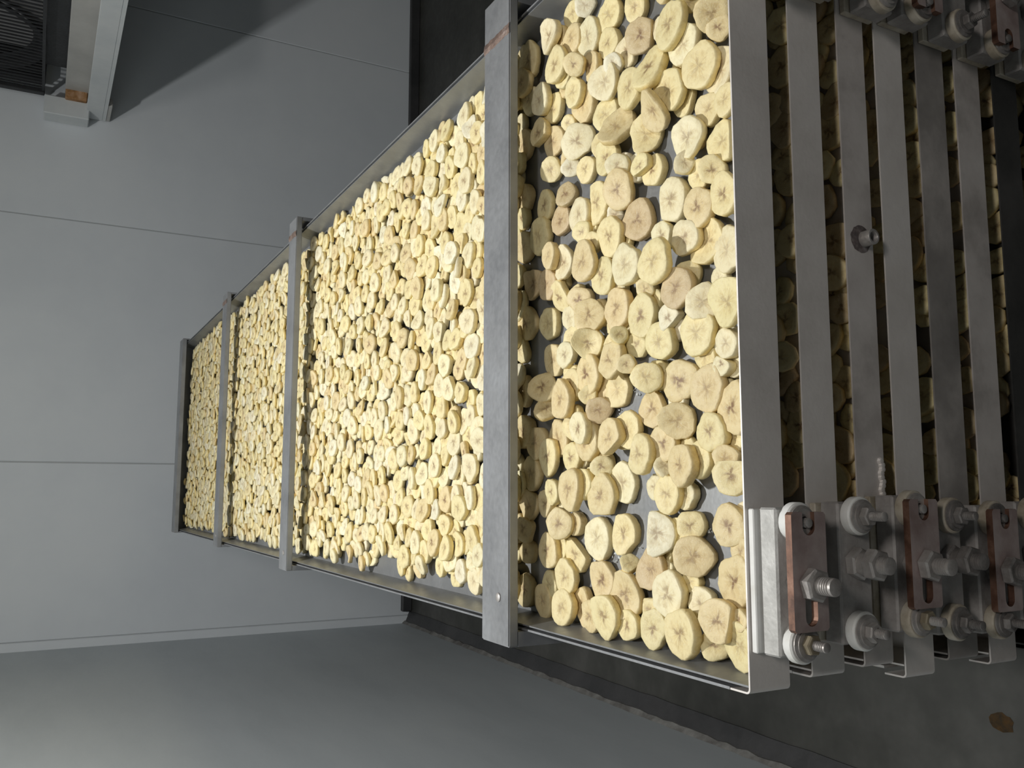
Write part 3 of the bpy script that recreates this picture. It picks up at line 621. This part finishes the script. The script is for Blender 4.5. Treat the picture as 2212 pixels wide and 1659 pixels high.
# the three hundred that show largest become objects of their own
def area_px(s):
    px, py = proj(s['p'])
    if not (-25 < px < 2240 and -30 < py < 1690): return 0
    d = np.dot(np.array(s['p']) - CAM, AX[:, 2]); a = (s['R'] * FPX / d) ** 2
    if s['tray']: a *= 0.55 if s['p'][1] < 0.045 else 0.0
    elif s['p'][1] < 0.42 and not s['dig'] and py > -10: a *= 0.25
    return a
order = sorted(range(len(SL)), key=lambda i: (-1e9 if SL[i]['dig'] else 0) - area_px(SL[i]))
solo = set(order[:300])
# names of place: rows counted from a landmark, position counted from the picture's bottom edge
rows = {}
for i in solo:
    s = SL[i]; x, y, z = s['p']
    if s['tray']: key = ('low', s['tray'], 0)
    elif y < 0.37: key = ('near', 0, int((y - 0.004) / 0.030))
    else: key = ('far', 0, int((y - 0.37) / 0.030))
    rows.setdefault(key, []).append(i)
LAB = {}
for key, ids in rows.items():
    ids.sort(key=lambda i: SL[i]['p'][0])
    for j, i in enumerate(ids):
        s = SL[i]; tone = TONES[s['tone']][1]; pose = 'flat' if s['n'][2] > 0.93 else 'tilted' if s['n'][2] > 0.75 else 'steeply leaning'
        if key[0] == 'low': LAB[i] = f"dim banana slice in the {POSW[s['tray']]} tray's front gap, {ordinal(j)} from photo bottom"
        elif key[0] == 'near': LAB[i] = f"{tone} {pose} banana slice, {ordinal(j)} from photo bottom, {ordinal(key[2])} row behind front rim"
        else: LAB[i] = f"{tone} {pose} banana slice, {ordinal(j)} from photo bottom, {ordinal(key[2])} row beyond near cross bar"
seen = {}
def add_attrs(me, U, T, nv):
    uvl = me.uv_layers.new(name='disc'); li = np.empty(len(me.loops), np.int32); me.loops.foreach_get('vertex_index', li)
    uvl.data.foreach_set('uv', U[li].astype(np.float32).ravel())
    at = me.attributes.new('tint', 'FLOAT_COLOR', 'POINT'); at.data.foreach_set('color', T.astype(np.float32).ravel())
    me.polygons.foreach_set('use_smooth', np.ones(len(me.polygons), bool))
    me.materials.append(MT['banana']); me.update()
stuffV, stuffU, stuffF, stuffT, off = [], [], [], [], 0
for i, s in enumerate(SL):
    fine = i in solo or (s['tray'] == 0 and s['p'][1] < 0.75)
    V, U, F = slice_geo(s['R'], s['th'], rs, fine, rs.uniform(-0.10, 0.10) if rs.uniform() < 0.85 else rs.uniform(0.15, 0.32))
    B = basis(s['n'], rs.uniform(0, 6.28))
    if i in solo:
        me = bpy.data.meshes.new('banana_slice')
        me.from_pydata(V.tolist(), [], [tuple(q for q in f if q >= 0) for f in F])
        add_attrs(me, U, np.tile(np.array(s['tint']), (len(V), 1)), len(V))
        o = bpy.data.objects.new('banana_slice', me); COL.objects.link(o)
        mw = Matrix.Identity(4)
        for r_ in range(3):
            for c_ in range(3): mw[r_][c_] = B[r_, c_]
            mw[r_][3] = s['p'][r_]
        o.matrix_world = mw
        tag(o, LAB[i], 'banana slice', 'banana slices in the lower trays' if s['tray'] else 'banana slices on the topmost tray')
    else:
        stuffV.append(V @ B.T + np.array(s['p'])); stuffU.append(U); stuffT.append(np.tile(np.array(s['tint']), (len(V), 1)))
        stuffF += [tuple(q + off for q in f if q >= 0) for f in F]; off += len(V)
me = bpy.data.meshes.new('banana_slices')
me.from_pydata(np.concatenate(stuffV).tolist(), [], stuffF)
add_attrs(me, np.concatenate(stuffU), np.concatenate(stuffT), off)
o = bpy.data.objects.new('banana_slices', me); COL.objects.link(o)
tag(o, 'dense carpet of small pale banana slices covering the tray beyond the near cross bar', 'banana slices', kind='stuff')

# ice flakes scattered on the sheet
bm = bmesh.new()
for px, py, s_ in [(1335, 1195, 1.0), (1341, 1204, .8), (1330, 1209, .6), (1262, 890, .8), (1266, 897, .7), (1380, 850, .6), (1375, 842, .5), (1364, 760, .8), (1360, 768, .6), (1263, 1008, .8), (1268, 1000, .6), (1540, 1150, .6), (1384, 1190, .5), (1337, 890, .6), (1545, 1143, .5), (1285, 1208, .6)]:
    p = on(px, py, 2, ZTOP + 0.001)
    for q in range(5):
        c = Vector(p) + Vector((rng.uniform(-.004, .004), rng.uniform(-.005, .005), rng.uniform(0.0003, 0.0018)))
        d = [Vector((rng.uniform(-1, 1), rng.uniform(-1, 1), rng.uniform(-.5, .5))) * 0.0032 * s_ for _ in range(4)]
        v = [bm.verts.new(c + e) for e in d]
        for f in ((0, 1, 2), (0, 2, 3), (0, 3, 1), (1, 3, 2)): bm.faces.new([v[a] for a in f])
tag(obj('ice_flakes', bm, 'ice'), 'tiny white ice flakes scattered between the banana slices on the sheet', 'ice', kind='stuff')

# ------------------------------------------------------------------ cooling unit hanging in the picture's top left corner
cu = empty('cooling_unit', (1.763, 3.59, 0.29))
tag(cu, 'black and grey cooling unit with white drip pan on the far wall', 'cooling unit')
def cadd(name, bm, m, parent=None, smooth=False):
    o = obj(name, bm, m, parent or cu, smooth)
    if parent is None: o.location = (-1.763, -3.59, -0.29)
    return o
Y0c, Y1c = 2.3, 3.59
dp = cadd('drip_pan', box(1.763, 2.75, Y0c, Y1c, 0.305, 0.318), 'unit_white')
cadd('pan_lip', box(1.763, 1.772, Y0c, Y1c - 0.002, 0.318, 0.385, 0.002), 'unit_white')
cadd('pan_ledge', box(1.772, 1.83, Y0c, Y1c - 0.002, 0.318, 0.380), 'unit_grey')
cadd('lower_panel', box(1.830, 2.70, Y0c, Y1c - 0.06, 0.318, 0.470, 0.004), 'unit_grey')
hs = cadd('housing', box(1.86, 2.66, Y0c, 3.34, 0.470, 0.545), 'black')
cadd('coil', box(1.90, 2.60, Y0c, 3.30, 0.545, 1.05), 'coil')
fr = cadd('fan_frame', box(1.815, 1.835, 3.53, 3.56, 0.545, 1.1, 0.003), 'black')
cadd('back_plate', box(1.86, 2.66, 3.50, 3.56, 0.545, 1.1, 0.004), 'black')
cadd('top_plate', box(1.82, 2.70, Y0c, Y1c - 0.03, 1.05, 1.08, 0.004), 'unit_grey')
gr = cadd('fan_guard', box(1.822, 1.834, Y0c, 3.56, 0.545, 0.556), 'black')
for i in range(46):
    y = Y0c + 0.01 + i * 0.027
    cadd('guard_wire', box(1.825, 1.830, y, y + 0.005, 0.556, 1.06), 'black')
# fan shroud disc behind the guard
bm = bmesh.new(); n = 40
for rr0, rr1, xx in ((0.02, 0.30, 1.855),):
    a = [bm.verts.new((xx, 3.18 + rr1 * math.cos(2 * math.pi * k / n), 0.86 + rr1 * math.sin(2 * math.pi * k / n))) for k in range(n)]
    b_ = [bm.verts.new((xx + 0.04, 3.18 + rr1 * 0.9 * math.cos(2 * math.pi * k / n), 0.86 + rr1 * 0.9 * math.sin(2 * math.pi * k / n))) for k in range(n)]
    c_ = [bm.verts.new((xx, 3.18 + (rr1 + 0.02) * math.cos(2 * math.pi * k / n), 0.86 + (rr1 + 0.02) * math.sin(2 * math.pi * k / n))) for k in range(n)]
    for k in range(n):
        k2 = (k + 1) % n; bm.faces.new([a[k], a[k2], b_[k2], b_[k]]); bm.faces.new([c_[k], c_[k2], a[k2], a[k]])
cadd('fan_shroud', bm, 'black', None, True)
pb = cadd('pipe_box', box(1.722, 1.802, 3.50, 3.595, 0.372, 0.545, 0.004), 'unit_white')
o = obj('rust_patch', box(1.792, 1.856, 3.475, 3.56, 0.384, 0.468, 0.004), 'rust', pb)
cadd('bracket', box(1.766, 1.80, 3.42, 3.594, 0.288, 0.305, 0.002), 'unit_grey')
for i in range(3):
    cadd('hanger', box(2.0 + 0.25 * i, 2.02 + 0.25 * i, 2.6, 2.62, 1.08, ZC), 'unit_grey')
